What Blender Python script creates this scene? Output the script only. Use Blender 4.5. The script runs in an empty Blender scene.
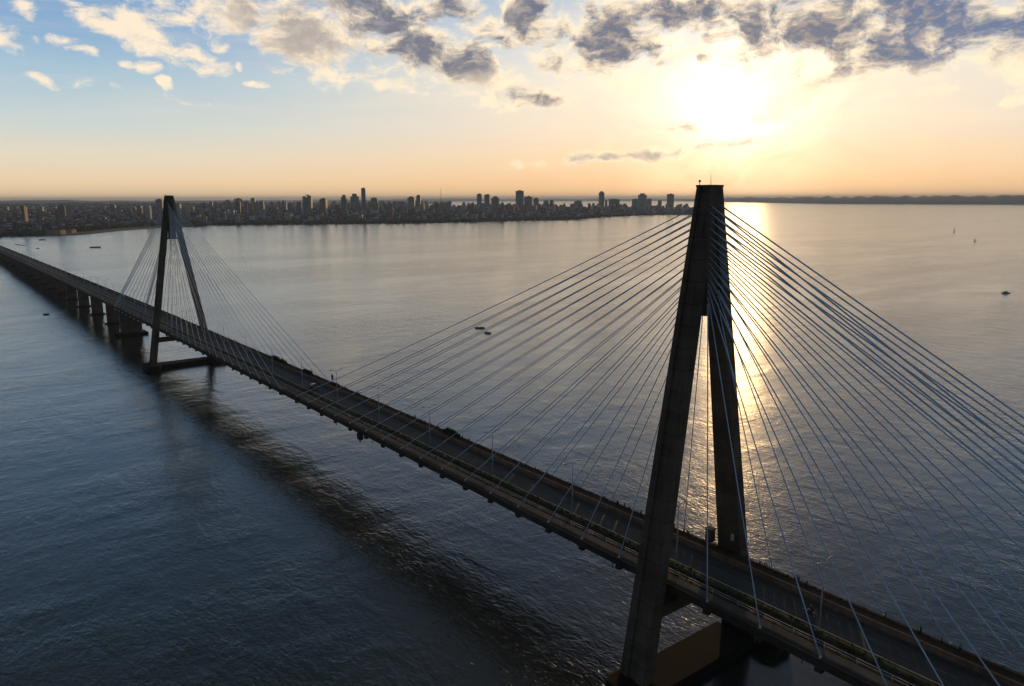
import bpy, bmesh, math, random
from mathutils import Vector, Matrix
random.seed(7)
R = math.radians
S = bpy.context.scene
C = S.collection

# ------------------------------------------------------------------ camera
CAM = Vector((80.858, -104.208, 83.68)); YAW = 2.4801; PIT = -0.1861; ROLL = -0.0035; F = 767.34
fw = Vector((math.cos(PIT)*math.cos(YAW), math.cos(PIT)*math.sin(YAW), math.sin(PIT)))
rt = Vector((math.sin(YAW), -math.cos(YAW), 0)); up = rt.cross(fw)
rt, up = math.cos(ROLL)*rt + math.sin(ROLL)*up, -math.sin(ROLL)*rt + math.cos(ROLL)*up
cd = bpy.data.cameras.new('camera'); cam = bpy.data.objects.new('camera', cd); C.objects.link(cam)
m = Matrix((rt, up, -fw)).transposed().to_4x4(); m.translation = CAM; cam.matrix_world = m
cd.sensor_width = 36; cd.lens = F/1024*36; cd.clip_start = 0.5; cd.clip_end = 120000
S.camera = cam
def ray(u, v):
    return (fw + rt*((u-512)/F) - up*((v-343)/F)).normalized()
def on_water(u, v, z=0.0):
    d = ray(u, v); t = (z-CAM.z)/d.z
    return CAM + d*t
def heading(u, v=210):
    d = ray(u, v); return math.atan2(d.y, d.x)
def polar(az, r, z=0):
    return Vector((CAM.x+r*math.cos(az), CAM.y+r*math.sin(az), z))
def lerp_tab(tab, x):
    if x <= tab[0][0]: return tab[0][1]
    for (a, b), (c, d) in zip(tab, tab[1:]):
        if x <= c: return b+(d-b)*(x-a)/(c-a)
    return tab[-1][1]

# ------------------------------------------------------------------ objects
def tag(o, label=None, cat=None, group=None, kind=None):
    if label: o['label'] = label
    if cat: o['category'] = cat
    if group: o['group'] = group
    if kind: o['kind'] = kind
    return o
def empty(name, loc, rz=0):
    o = bpy.data.objects.new(name, None); C.objects.link(o); o.location = loc; o.rotation_euler = (0, 0, rz); return o
def add_box(bm, x0, x1, y0, y1, z0, z1, mi=0, mtx=None):
    vs = [bm.verts.new((x, y, z)) for z in (z0, z1) for y in (y0, y1) for x in (x0, x1)]
    if mtx: 
        for v in vs: v.co = mtx @ v.co
    for f in ((0,2,3,1),(4,5,7,6),(0,1,5,4),(2,6,7,3),(0,4,6,2),(1,3,7,5)):
        fc = bm.faces.new([vs[i] for i in f]); fc.material_index = mi
def add_tube(bm, a, b, r0, r1=None, n=8, mi=0, caps=True):
    a = Vector(a); b = Vector(b); r1 = r0 if r1 is None else r1
    d = (b-a).normalized(); s = d.cross(Vector((0,0,1)) if abs(d.z) < .95 else Vector((1,0,0))).normalized(); t = d.cross(s)
    ra = [bm.verts.new(a+(s*math.cos(2*math.pi*i/n)+t*math.sin(2*math.pi*i/n))*r0) for i in range(n)]
    rb = [bm.verts.new(b+(s*math.cos(2*math.pi*i/n)+t*math.sin(2*math.pi*i/n))*r1) for i in range(n)]
    for i in range(n):
        f = bm.faces.new((ra[i], rb[i], rb[(i+1)%n], ra[(i+1)%n])); f.smooth = True; f.material_index = mi
    if caps:
        bm.faces.new(ra).material_index = mi; bm.faces.new(rb[::-1]).material_index = mi
def add_loft(bm, rings, mi=0, closed=True, caps=True, smooth=False):
    vr = [[bm.verts.new(p) for p in r] for r in rings]
    n = len(vr[0])
    for A, B in zip(vr, vr[1:]):
        for i in range(n if closed else n-1):
            f = bm.faces.new((A[i], A[(i+1)%n], B[(i+1)%n], B[i])); f.material_index = mi; f.smooth = smooth
    if caps and closed:
        bm.faces.new(vr[0][::-1]).material_index = mi; bm.faces.new(vr[-1]).material_index = mi
def obj(name, bm, mats, parent=None, bevel=0):
    bmesh.ops.recalc_face_normals(bm, faces=bm.faces)
    me = bpy.data.meshes.new(name); bm.to_mesh(me); bm.free()
    for mm in (mats if isinstance(mats, (list, tuple)) else [mats]): me.materials.append(mm)
    o = bpy.data.objects.new(name, me); C.objects.link(o)
    if parent: o.parent = parent
    if bevel:
        b = o.modifiers.new('bevel', 'BEVEL'); b.width = bevel; b.segments = 2; b.limit_method = 'ANGLE'
    return o
def NB(): return bmesh.new()

# ------------------------------------------------------------------ materials
class NT:
    def __init__(s, tree): s.t = tree; s.n = tree.nodes; s.l = tree.links
    def add(s, typ, **kw):
        n = s.n.new(typ)
        for k, v in kw.items():
            if k.startswith('i_'):
                key = k[2:]; key = int(key) if key.isdigit() else key
                s.set(n.inputs[key], v)
            else: setattr(n, k, v)
        return n
    def set(s, sock, v):
        if hasattr(v, 'is_linked') or hasattr(v, 'links'): s.l.new(v, sock)
        else: sock.default_value = v
    def math(s, op, a, b=None, c=None, clamp=False):
        n = s.n.new('ShaderNodeMath'); n.operation = op; n.use_clamp = clamp
        s.set(n.inputs[0], a)
        if b is not None: s.set(n.inputs[1], b)
        if c is not None: s.set(n.inputs[2], c)
        return n.outputs[0]
    def mix(s, f, a, b, mode='MIX'):
        n = s.n.new('ShaderNodeMix'); n.data_type = 'RGBA'; n.blend_type = mode
        s.set(n.inputs[0], f); s.set(n.inputs[6], a); s.set(n.inputs[7], b); return n.outputs[2]
    def mr(s, x, a, b, c=0., d=1., smooth=True):
        n = s.n.new('ShaderNodeMapRange'); n.interpolation_type = 'SMOOTHSTEP' if smooth else 'LINEAR'
        s.set(n.inputs[0], x)
        for i, v in zip((1,2,3,4), (a,b,c,d)): s.set(n.inputs[i], v)
        return n.outputs[0]
    def noise(s, vec, scale, detail=4, rough=.55, dist=0.):
        n = s.add('ShaderNodeTexNoise'); n.inputs['Scale'].default_value = scale; n.inputs['Detail'].default_value = detail
        n.inputs['Roughness'].default_value = rough; n.inputs['Distortion'].default_value = dist
        if vec is not None: s.l.new(vec, n.inputs['Vector'])
        return n.outputs['Fac']
    def mapv(s, vec, loc=(0,0,0), rot=(0,0,0), sc=(1,1,1), typ='POINT'):
        n = s.add('ShaderNodeMapping', vector_type=typ)
        n.inputs['Location'].default_value = loc; n.inputs['Rotation'].default_value = rot; n.inputs['Scale'].default_value = sc
        s.l.new(vec, n.inputs[0]); return n.outputs[0]
def c4(c): return (c[0], c[1], c[2], 1)
def new_mat(name):
    mt = bpy.data.materials.new(name); mt.use_nodes = True
    nt = NT(mt.node_tree); b = mt.node_tree.nodes['Principled BSDF']
    return mt, nt, b
def simple(name, col, rough=.7, var=.25, scale=1.5, metal=0, spec=.5, coord='Object'):
    mt, t, b = new_mat(name); tc = t.add('ShaderNodeTexCoord').outputs[coord]
    n = t.noise(tc, scale, 5, .6)
    f = t.mr(n, .3, .7, 1-var, 1+var)
    v = t.add('ShaderNodeVectorMath', operation='SCALE'); v.inputs[0].default_value = col; t.set(v.inputs['Scale'], f)
    t.l.new(v.outputs[0], b.inputs['Base Color']); b.inputs['Roughness'].default_value = rough; b.inputs['Metallic'].default_value = metal
    b.inputs['Specular IOR Level'].default_value = spec
    return mt
def concrete(name, col, stain=(.05,.045,.035), joints=0., streak=.6, coarse=.12, amt=.7):
    mt, t, b = new_mat(name); g = t.add('ShaderNodeNewGeometry').outputs['Position']
    a = t.noise(t.mapv(g, sc=(1,1,.18)), .55, 8, .65)          # vertical run-off streaks
    c = t.noise(g, coarse, 6, .6); d = t.noise(g, 4., 5, .6)
    base = t.mix(t.mr(c, .35, .65), c4([x*.75 for x in col]), c4([x*1.2 for x in col]))
    base = t.mix(t.math('MULTIPLY', t.mr(a, .45, .7), streak*amt), base, c4(stain))
    base = t.mix(t.math('MULTIPLY', t.mr(d, .5, .8), .35), base, c4([x*.5 for x in col]))
    if joints:
        z = t.add('ShaderNodeSeparateXYZ'); t.l.new(g, z.inputs[0])
        q = t.math('ABSOLUTE', t.math('SUBTRACT', t.math('FRACT', t.math('DIVIDE', z.outputs[2], joints)), .5))
        j = t.mr(q, .0, .035, 1., 0.)
        lift = t.noise(t.mapv(g, sc=(.02,.02,1/joints)), 1.3, 1, .5)
        base = t.mix(t.math('MULTIPLY', t.mr(lift, .45, .6), .3), base, c4([x*1.35 for x in col]))
        base = t.mix(t.math('MULTIPLY', j, .8), base, c4([x*.4 for x in col]))
    zz = t.add('ShaderNodeSeparateXYZ'); t.l.new(g, zz.inputs[0])
    tide = t.mr(t.math('ADD', zz.outputs[2], t.math('MULTIPLY', d, 1.2)), 1.2, 1.9, 1, 0)
    base = t.mix(t.math('MULTIPLY', tide, .85), base, (.012,.014,.009,1))
    t.l.new(base, b.inputs['Base Color']); b.inputs['Roughness'].default_value = .9; b.inputs['Specular IOR Level'].default_value = .15
    bp = t.add('ShaderNodeBump'); bp.inputs['Strength'].default_value = .5; bp.inputs['Distance'].default_value = .05
    t.l.new(d, bp.inputs['Height']); t.l.new(bp.outputs[0], b.inputs['Normal'])
    return mt
M = {}
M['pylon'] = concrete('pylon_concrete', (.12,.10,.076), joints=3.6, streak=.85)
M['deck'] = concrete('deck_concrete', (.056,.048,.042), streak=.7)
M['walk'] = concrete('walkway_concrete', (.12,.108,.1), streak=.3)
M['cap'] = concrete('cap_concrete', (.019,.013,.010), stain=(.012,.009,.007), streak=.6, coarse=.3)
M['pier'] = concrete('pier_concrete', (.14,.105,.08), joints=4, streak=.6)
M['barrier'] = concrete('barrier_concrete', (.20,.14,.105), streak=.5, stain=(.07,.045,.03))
M['asphalt'] = simple('asphalt', (.05,.05,.052), .85, .3, .25, coord='Object')
def road_mat():
    mt, t, b = new_mat('asphalt_road'); g = t.add('ShaderNodeNewGeometry').outputs['Position']; s = t.add('ShaderNodeSeparateXYZ'); t.l.new(g, s.inputs[0])
    n = t.noise(t.mapv(g, sc=(.06,.9,1)), 1., 6, .6); col = t.mix(t.mr(n, .35, .65), (.036,.036,.04,1), (.062,.06,.06,1))
    pt = t.noise(t.mapv(g, sc=(.12,.25,1)), 1., 2, .5); col = t.mix(t.mr(pt, .62, .64, 0, .5), col, (.028,.028,.03,1))
    def line(y, w): return t.math('LESS_THAN', t.math('ABSOLUTE', t.math('SUBTRACT', s.outputs[1], y)), w)
    dash = t.math('LESS_THAN', t.math('FRACT', t.math('DIVIDE', s.outputs[0], 10.)), .35)
    ln = t.math('MAXIMUM', t.math('MAXIMUM', line(-1.5,.07), line(5.05,.07)), t.math('MULTIPLY', dash, line(1.8,.06)))
    wear = t.mr(t.noise(g, 1.3, 4, .6), .35, .6, .15, .6)
    col = t.mix(t.math('MULTIPLY', ln, wear), col, (.3,.29,.26,1))
    t.l.new(col, b.inputs['Base Color']); b.inputs['Roughness'].default_value = .8; return mt
M['asphalt'] = road_mat()
M['ballast'] = simple('track_ballast', (.03,.028,.024), .95, .5, 3.)
M['steel'] = simple('rail_steel', (.12,.09,.07), .5, .3, 2., metal=.6)
M['white_paint'] = simple('white_paint', (.62,.62,.60), .6, .2, .8)
M['galv'] = simple('galvanised_steel', (.5,.52,.54), .45, .15, 2., metal=.3)
M['sheath'] = simple('cable_sheath', (.50,.72,1.0), .4, .12, .2)
M['kerb'] = simple('kerb_paint', (.42,.39,.33), .8, .3, .5)
M['grass'] = simple('median_grass', (.045,.05,.015), .9, .7, .35)
M['weed'] = simple('weed_leaves', (.045,.055,.02), .9, .5, 1.)
M['dry'] = simple('dry_weeds', (.06,.04,.022), .9, .5, 1.)
M['rust'] = concrete('rusty_walkway', (.075,.05,.038), streak=.5)
M['lamp_glass'] = simple('lamp_glass', (.35,.38,.45), .6, .05, 1.)
M['glass'] = simple('dark_glass', (.02,.025,.03), .08, .1, 1.)
M['rubber'] = simple('rubber', (.02,.02,.02), .85, .2, 3.)
M['blue_paint'] = simple('blue_paint', (.02,.03,.11), .3, .15, 1.)
M['sign_blue'] = simple('sign_blue', (.02,.12,.30), .4, .15, 1.)
M['dark_paint'] = simple('dark_paint', (.02,.02,.025), .35, .2, 2.)
M['skin'] = simple('skin', (.30,.17,.11), .6, .1, 5.)
M['cloth'] = simple('dark_cloth', (.022,.022,.03), .9, .3, 4.)
M['hull'] = simple('boat_hull', (.05,.05,.055), .5, .25, .6)
M['hull_white'] = simple('white_hull', (.55,.56,.58), .35, .12, .6)
M['sail'] = simple('sail_cloth', (.16,.16,.17), .8, .15, .3)
M['red_paint'] = simple('red_paint', (.35,.04,.02), .5, .2, 1.)

# ------------------------------------------------------------------ bridge constants
ZD = 19.16; H = 66.6; W = 9.03; XS = -330.; SP = 9.88
TOT = H+19.16
def hx(z): return 1.33+1.58*(H-z)/TOT          # z relative to the deck
def oy(z): return 1.86+14.09*(H-z)/TOT
LW = 2.45
def zc(x):
    if x < -445: return -(-445-x)*.0065
    if x > 115: return -(x-115)*.0065
    return 0.
bridge = empty('cable_stayed_bridge', (0,0,0))
tag(bridge, 'long concrete cable-stayed bridge with two A-shaped pylons crossing the wide river', 'bridge')

xs = [-2500+55*i for i in range(0, 37)]
xs = [x for x in xs if x < -445] + [-445+10*i for i in range(57)] + [145, 200, 260, 330, 400, 500, 600, 700]
def extrude(name, prof, mat, parent=bridge, x0=None, x1=None, bm=None, ret=False):
    own = bm is None; bm = bm or NB()
    X = [x for x in xs if (x0 is None or x >= x0) and (x1 is None or x <= x1)]
    if x0 is not None and X[0] > x0: X = [x0]+X
    if x1 is not None and X[-1] < x1: X = X+[x1]
    add_loft(bm, [[(x, y, ZD+zc(x)+z) for y, z in prof] for x in X])
    if ret: return bm
    return obj(name, bm, mat, parent)
# box girder with edge beams
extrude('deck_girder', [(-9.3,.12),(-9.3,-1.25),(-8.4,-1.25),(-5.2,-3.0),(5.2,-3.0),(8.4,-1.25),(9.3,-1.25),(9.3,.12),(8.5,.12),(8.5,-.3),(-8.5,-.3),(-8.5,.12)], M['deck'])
extrude('walkway', [(-8.497,-.298),(-8.497,.125),(-8.2,.22),(-6.5,.22),(-6.4,.16),(-6.4,-.298)], M['walk'])
rb = extrude('railway_bed', [(-6.397,-.298),(-6.397,-.12),(-3.6,-.12),(-3.6,-.298)], M['ballast'])
for y in (-5.75,-4.65): extrude('rail', [(y-.04,-.115),(y-.04,.04),(y+.04,.04),(y+.04,-.115)], M['steel'], rb)
md = extrude('median_strip', [(-3.597,-.297),(-3.597,.02),(-3.0,.12),(-2.25,.12),(-2.05,.1),(-2.05,-.297)], M['grass'])
extrude('kerb', [(-2.047,-.296),(-2.047,.16),(-1.87,.16),(-1.87,-.296)], M['kerb'], md)
rd = extrude('road_surface', [(-1.867,-.295),(-1.867,-.2),(1.8,-.13),(5.397,-.2),(5.397,-.295)], M['asphalt'])
extrude('far_walkway', [(5.703,-.298),(5.703,.12),(8.2,.12),(8.495,.3),(8.495,-.298)], M['rust'])
# balustrade: plinth, posts, coping
bm = NB()
add_loft(bm, [[(x, y, ZD+zc(x)+z) for y, z in ((5.4,-.298),(5.4,.1),(5.7,.1),(5.7,-.298))] for x in xs])
add_loft(bm, [[(x, y, ZD+zc(x)+z) for y, z in ((5.42,.62),(5.42,.82),(5.68,.82),(5.68,.62))] for x in xs])
x = -700.
while x < 200:
    w = 1.68 if random.random() < .85 else 1.3
    add_box(bm, x, x+w, 5.46, 5.64, ZD+zc(x)+.1, ZD+zc(x)+.62); x += 1.9
obj('balustrade', bm, M['barrier'], bridge)
# near railing: two thin white tubes on posts (and the same on the far edge, partly lost)
def railing(name, y, zb, x0, x1, gap=0., hs=(.55,.95)):
    bm = NB(); X = x0
    while X < x1:
        L = 4.94
        if random.random() >= gap:
            a = ZD+zc(X)+zb
            add_tube(bm, (X,y,a), (X,y,a+hs[-1]), .045, n=5)
            for hh in hs: add_tube(bm, (X,y,a+hh), (X+L,y,ZD+zc(X+L)+zb+hh), .035, n=5)
        X += L
    return obj(name, bm, M['white_paint'], bridge)
railing('railing', -6.45, .2, -900, 200)
# anchor blocks hanging below both edge beams and cable sockets on top
side_x = [SP*k for k in range(1, 11)] + [106., 107.5, 109., 110.5, 112.]
main_x = [SP*k for k in range(1, 17)]
# drain pipes / utility brackets under the near edge beam
x = -320.
while x < 110:
    bm = NB(); add_tube(bm, (x,-9.05,ZD-1.25), (x,-9.05,ZD-random.uniform(1.6,2.6)), .09, n=6); x += random.uniform(6, 16)
    obj('drain_pipe', bm, M['steel'], bridge)
bm = NB(); add_box(bm, -113.2, -111.4, -9.6, -8.5, ZD-3.1, ZD-1.253); add_tube(bm, (-112.3,-9.1,ZD-3.1), (-112.3,-9.1,ZD-4.), .2, n=8)
obj('inspection_hatch', bm, M['deck'], bridge)

def zleg(z): return hx(z), oy(z), oy(z)-LW
def pylon(px):
    P = empty('pylon', (px-.2, 0, 0)); P.parent = bridge
    top = 62.
    for s in (-1, 1):
        bm = NB(); rings = []
        for z in (-19.6, -3.5, 12, 30, 47, top):
            X, o, i = zleg(z); g = .34; c = .22
            q = [(-X,i),(X,i),(X,o-c),(X-c,o),(X*.36,o),(X*.30,o-g),(-X*.30,o-g),(-X*.36,o),(-X+c,o),(-X,o-c)]
            rings.append([(x, s*y, ZD+z) for x, y in q])
        add_loft(bm, rings); obj('leg', bm, M['pylon'], P)
    bm = NB(); rings = []
    for z in (top+.002, H-.35):
        X = hx(z); o = oy(z); g = .34; c = .22
        half = [(X,o-c),(X-c,o),(X*.36,o),(X*.30,o-g),(-X*.30,o-g),(-X*.36,o),(-X+c,o),(-X,o-c)]
        rings.append([(x, y, ZD+z) for x, y in half+[(x, -y) for x, y in half[::-1]]])
    add_loft(bm, rings); hd = obj('pylon_head', bm, M['pylon'], P)
    X, o = hx(H), oy(H)
    bm = NB(); add_box(bm, -X-.02, X+.02, -o-.02, o+.02, ZD+H-.348, ZD+H); obj('roof_slab', bm, M['pylon'], hd)
    bm = NB()
    for (ax_, ay_, hh) in ((.5,-.6,1.9),(-.1,.5,1.5),(.2,-.2,.8)): add_tube(bm, (ax_,ay_,ZD+H+.002), (ax_,ay_,ZD+H+hh), .03, .015, n=5)
    obj('antenna', bm, M['galv'], hd)
    bm = NB(); add_tube(bm, (-X*.8,-o*.7,ZD+H+.002), (-X*.8,-o*.7,ZD+H+.45), .06, n=6); add_tube(bm, (-X*.8,-o*.7,ZD+H+.45), (-X*.8,-o*.7,ZD+H+.8), .2, .16, n=8)
    obj('warning_light', bm, M['red_paint'], hd)
    # anchor box between the legs
    bm = NB(); rings = []
    for z in (45.2, 53, 57, 61.9):
        hy = min(1.45, oy(z)-LW-.01); X = hx(z)-.28
        rings.append([(X,-hy,ZD+z),(X,hy,ZD+z),(-X,hy,ZD+z),(-X,-hy,ZD+z)])
    add_loft(bm, rings); obj('anchor_box', bm, M['pylon'], P)
    for z in (45.2, 49.4, 53.4):
        bm = NB(); add_box(bm, -.9, .9, -(oy(z)-LW+.05), oy(z)-LW+.05, ZD+z, ZD+z+.8)
        obj('head_diaphragm', bm, M['pylon'], P)
    # deck cross beam and bearings
    bm = NB(); yb = oy(-5)-LW+.15
    add_box(bm, -1.7, 1.7, -yb, yb, ZD-6.2, ZD-4.1)
    for y in (-4.2, 4.2): add_box(bm, -.8, .8, y-.9, y+.9, ZD-4.1, ZD-3.003)
    obj('cross_beam', bm, M['pylon'], P, bevel=.08)
    # foundation
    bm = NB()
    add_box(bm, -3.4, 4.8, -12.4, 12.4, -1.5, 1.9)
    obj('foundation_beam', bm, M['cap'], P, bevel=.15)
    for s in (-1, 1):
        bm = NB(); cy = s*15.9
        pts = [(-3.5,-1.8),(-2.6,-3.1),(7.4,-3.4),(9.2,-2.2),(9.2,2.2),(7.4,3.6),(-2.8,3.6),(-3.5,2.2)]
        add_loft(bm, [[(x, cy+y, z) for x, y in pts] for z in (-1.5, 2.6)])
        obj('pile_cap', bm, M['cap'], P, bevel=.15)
    return P
p1 = pylon(0); p2 = pylon(XS)
# control cabinet and light panel at the foot of the far leg of the near pylon
bm = NB(); add_box(bm, -4.5, -3.1, 8.9, 10.1, ZD+.3, ZD+2.7); add_box(bm, -4.6, -3.0, 8.8, 10.2, ZD+2.7, ZD+2.85)
obj('control_cabin', bm, M['pylon'], p1)
bm = NB(); yy = oy(2.6)-LW-.06; add_box(bm, .6, 1.3, yy-.05, yy, ZD+1.9, ZD+4.6); obj('notice_panel', bm, M['galv'], p1)

# ------------------------------------------------------------------ cables
def zt(k): return {15:63.3,14:62.1,13:60.9,12:59.6,11:58.3}.get(k, 57.3-(10-k)*1.12)
def ztm(k): return 63.3-(16-k)*1.12
cab = []
for px, sgn in ((0,-1),(XS,1)):
    for i, xx in enumerate(main_x):
        for s in (-1,1): cab.append((px, px+sgn*xx, s, ztm(i+1), .08 if i < 12 else .088, 0 if px == 0 else 1))
    for i, xx in enumerate(side_x):
        for s in (-1,1): cab.append((px, px-sgn*xx, s, zt(i+1), .12 if i > 9 else .095, 0 if px == 0 else 2))
cab.sort(key=lambda c: c[5])
def cable_pts(px, ax, s, z):
    dx = 1 if ax > px else -1
    a = Vector((px+dx*(hx(z)-.25), s*min(1.3, oy(z)-1.), ZD+z)); b = Vector((ax, s*W, ZD+.3)); n = 10; out = []
    L = abs(ax-px)
    for i in range(n+1):
        t = i/n; p = a.lerp(b, t); p.z -= 4*(L/160)**2*.9*t*(1-t); out.append(p)
    return out
def add_cable(bm, c):
    pts = cable_pts(*c[:4])
    d = (pts[-1]-pts[0]).normalized(); s_ = d.cross(Vector((0,0,1))).normalized(); t_ = d.cross(s_); n = 6
    add_loft(bm, [[p+(s_*math.cos(2*math.pi*i/n)+t_*math.sin(2*math.pi*i/n))*c[4] for i in range(n)] for p in pts], smooth=True)
def block(bm, c):
    ax, s_ = c[1], c[2]; y0, y1 = sorted((s_*8.62, s_*9.42)); w = .3 if abs(ax-c[0]) > 100 and c[4] > .11 else .55
    add_box(bm, ax-w, ax+w, y0, y1, ZD-1.95, ZD-1.252)
def socket(bm, c): add_tube(bm, (c[1], c[2]*W, ZD+.1), (c[1], c[2]*W, ZD+.5), .24, .17, n=8)
for c in cab[:100]:
    bm = NB(); add_cable(bm, c); o = obj('cable', bm, M['sheath'], bridge)
    bm = NB(); socket(bm, c); obj('socket', bm, M['galv'], o)
    bm = NB(); block(bm, c); obj('anchor_block', bm, M['deck'], o)
bm = NB()
for c in cab[100:]: add_cable(bm, c); socket(bm, c); block(bm, c)
tag(obj('far_cables', bm, M['sheath'], bridge), kind='stuff')

# ------------------------------------------------------------------ piers
def pier(px, big=False):
    z1 = ZD+zc(px)-3.002
    if z1 < 2: return
    bm = NB(); a, b = (2.6, 5.6) if big else (1.3, 3.4)
    def ring(z, f, g): 
        pts = [(-a*f,-b*g),(-a*f+.5,-b*g-.35),(a*f-.5,-b*g-.35),(a*f,-b*g),(a*f,b*g),(a*f-.5,b*g+.35),(-a*f+.5,b*g+.35),(-a*f,b*g)]
        return [(px+x, y, z) for x, y in pts]
    add_loft(bm, [ring(-1,1.08,1.02), ring(z1-1.6,1,1), ring(z1-.8,1,1.3), ring(z1,1,1.35)])
    P = obj('pier', bm, M['pier'], bridge)
    bm = NB(); add_box(bm, px-a-3, px+a+3, -b-3, b+3, -1.5, 1.4) if big else add_box(bm, px-a-1.6, px+a+1.6, -b-1.6, b+1.6, -1.5, .55)
    obj('pier_footing', bm, M['cap'], P, bevel=.12)
pier(-445, True); pier(115, True)
for i in range(1, 36): pier(-445-55*i)
for i in range(1, 9): pier(115+55*i)

# ------------------------------------------------------------------ plants on the deck
def tuft(bm, x, y, z, h, n=7, w=.10, spread=.35, mi=0):
    for _ in range(n):
        a = random.uniform(0, 2*math.pi); hh = h*random.uniform(.5, 1.1); ox, oyy = random.gauss(0, spread*.4), random.gauss(0, spread*.25)
        lean = Vector((math.cos(a), math.sin(a), 0))*hh*random.uniform(.05, .5)
        p = Vector((x+ox, y+oyy, z)); q = Vector((math.cos(a+1.57), math.sin(a+1.57), 0))*w
        v = [bm.verts.new(p-q), bm.verts.new(p+q), bm.verts.new(p+lean*.5+q*.8+Vector((0,0,hh*.6))), bm.verts.new(p+lean+Vector((0,0,hh)))]
        f = bm.faces.new(v); f.material_index = mi
bm = NB(); x = -400.
while x < 112:
    d = random.random(); tuft(bm, x, random.uniform(8.2, 8.6), ZD+.22, random.choice((.35,.5,.7,1.2)), n=random.choice((3,5,8)), mi=random.choice((0,1,1)))
    x += random.choice((.5,.9,1.6,2.8))
for cx_, nn in ((-221,70),(-214,40),(-92,50),(-90,30),(-190,40)):
    for _ in range(nn): tuft(bm, cx_+random.gauss(0,1.6), random.uniform(8.0,8.7), ZD+.2, random.uniform(.8,1.7), n=8, w=.16, mi=random.choice((0,0,1)))
tag(obj('edge_weeds', bm, [M['weed'], M['dry']]), 'dry weeds sprouting along the far edge of the bridge deck', 'weeds', kind='stuff')
bm = NB(); mm = simple('bright_grass', (.055,.07,.014), .9, .5, .8)
x = -260.
while x < 112:
    dens = 1.0 if (-125 < x < -95 or -78 < x < -5) else .45
    for _ in range(int(7*dens)):
        tuft(bm, x+random.uniform(0,1.), random.uniform(-3.55,-2.2) if random.random() < .75 else random.uniform(-6.2,-3.6), ZD+.05, random.uniform(.15,.5), n=6, w=.09, mi=random.choice((0,0,1)))
    x += 1.
tag(obj('median_weeds', bm, [mm, M['weed']]), 'green weeds growing along the kerbed median beside the railway track', 'weeds', kind='stuff')

# ------------------------------------------------------------------ street lamps
def make_lamp():
    r = empty('street_lamp', (0,0,0))
    bm = NB(); add_tube(bm, (0,0,.5), (0,0,11.), .15, .07, n=8); obj('pole', bm, M['galv'], r)
    bm = NB(); add_tube(bm, (0,0,0), (0,0,.5), .26, .2, n=8); obj('base', bm, M['kerb'], r)
    for s in (-1, 1):
        bm = NB(); add_tube(bm, (0,0,10.9), (0,s*.8,11.35), .045, n=6); add_tube(bm, (0,s*.8,11.35), (0,s*1.5,11.4), .045, n=6); obj('arm', bm, M['galv'], r)
        bm = NB(); rings = []
        for y, wx, hz in ((1.35,.08,.05),(1.5,.16,.10),(1.9,.2,.13),(2.2,.1,.05)):
            rings.append([(wx*math.cos(a), s*y, 11.4+hz*math.sin(a)) for a in [i*math.pi/4 for i in range(8)]])
        add_loft(bm, rings); obj('lamp_head', bm, M['lamp_glass'], r)
    return r
def copy_tree(o, parent=None):
    c = o.copy(); C.objects.link(c); c.parent = parent
    for ch in list(o.children): copy_tree(ch, c)
    return c
ORD = ['first','second','third','fourth','fifth','sixth','seventh','eighth','ninth','tenth','eleventh','twelfth']
lamp0 = make_lamp(); used = False
for k in range(2, -47, -1):
    x = 25+27.7*k
    o = lamp0 if not used else copy_tree(lamp0); used = True
    o.location = (x+.6, -2.4, ZD+zc(x)+.05)
    if k > 0: lb = 'street lamp on the bridge median out past the bottom right corner' 
    elif k == 0: lb = 'pale street lamp on the median just right of the near pylon, beside the motorcyclist'
    elif k >= -11: lb = 'pale street lamp on the bridge median, %s one left of the near pylon' % ORD[-k-1]
    elif k >= -13: lb = 'street lamp on the median right at the far pylon, %s of the two' % ('nearer' if k == -12 else 'farther')
    elif k > -46+0: lb = 'small distant street lamp on the approach deck left of the far pylon'
    else: lb = 'small distant street lamp on the approach deck left of the far pylon'
    tag(o, lb, 'street lamp', 'street lamps along the bridge median')

# ------------------------------------------------------------------ vehicles and rider
def wheel(parent, x, y, z, r, w, axis='y'):
    bm = NB(); add_tube(bm, (x,y-w/2,z), (x,y+w/2,z), r, n=20); t = obj('tyre', bm, M['rubber'], parent)
    bm = NB(); add_tube(bm, (x,y-w/2-.01,z), (x,y+w/2+.01,z), r*.6, n=16); obj('rim', bm, M['galv'], t)
    return t
car = empty('car', (-166.5, 1.0, ZD-.14), R(2))
tag(car, 'small dark blue car with a pale roof driving on the bridge road at mid span', 'car')
bm = NB()
prof = [(-2.1,.35),(-2.15,.75),(-1.9,.92),(1.1,.98),(2.0,.8),(2.15,.5),(2.1,.3)]
add_loft(bm, [[(x, y*f, z) for x, z in prof] for y, f in ((-.86,.97),(-.86,1),(.86,1),(.86,.97))][1:3]); obj('body', bm, M['blue_paint'], car, bevel=.08)
bm = NB(); add_loft(bm, [[(-1.75,-.8,.93),(.95,-.8,.97),(.95,.8,.97),(-1.75,.8,.93)], [(-1.35,-.64,1.42),(.25,-.64,1.45),(.25,.64,1.45),(-1.35,.64,1.42)]]); obj('window', bm, M['glass'], car)
bm = NB(); add_box(bm, -1.38, .28, -.67, .67, 1.452, 1.5); obj('roof', bm, M['hull_white'], car, bevel=.02)
for x in (-1.3, 1.35):
    for y in (-.8, .8): wheel(car, x, y, .31, .31, .2)
for y in (-.62,.62):
    bm = NB(); add_box(bm, 2.08, 2.17, y-.15, y+.15, .6, .74); obj('headlight', bm, M['lamp_glass'], car)

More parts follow.
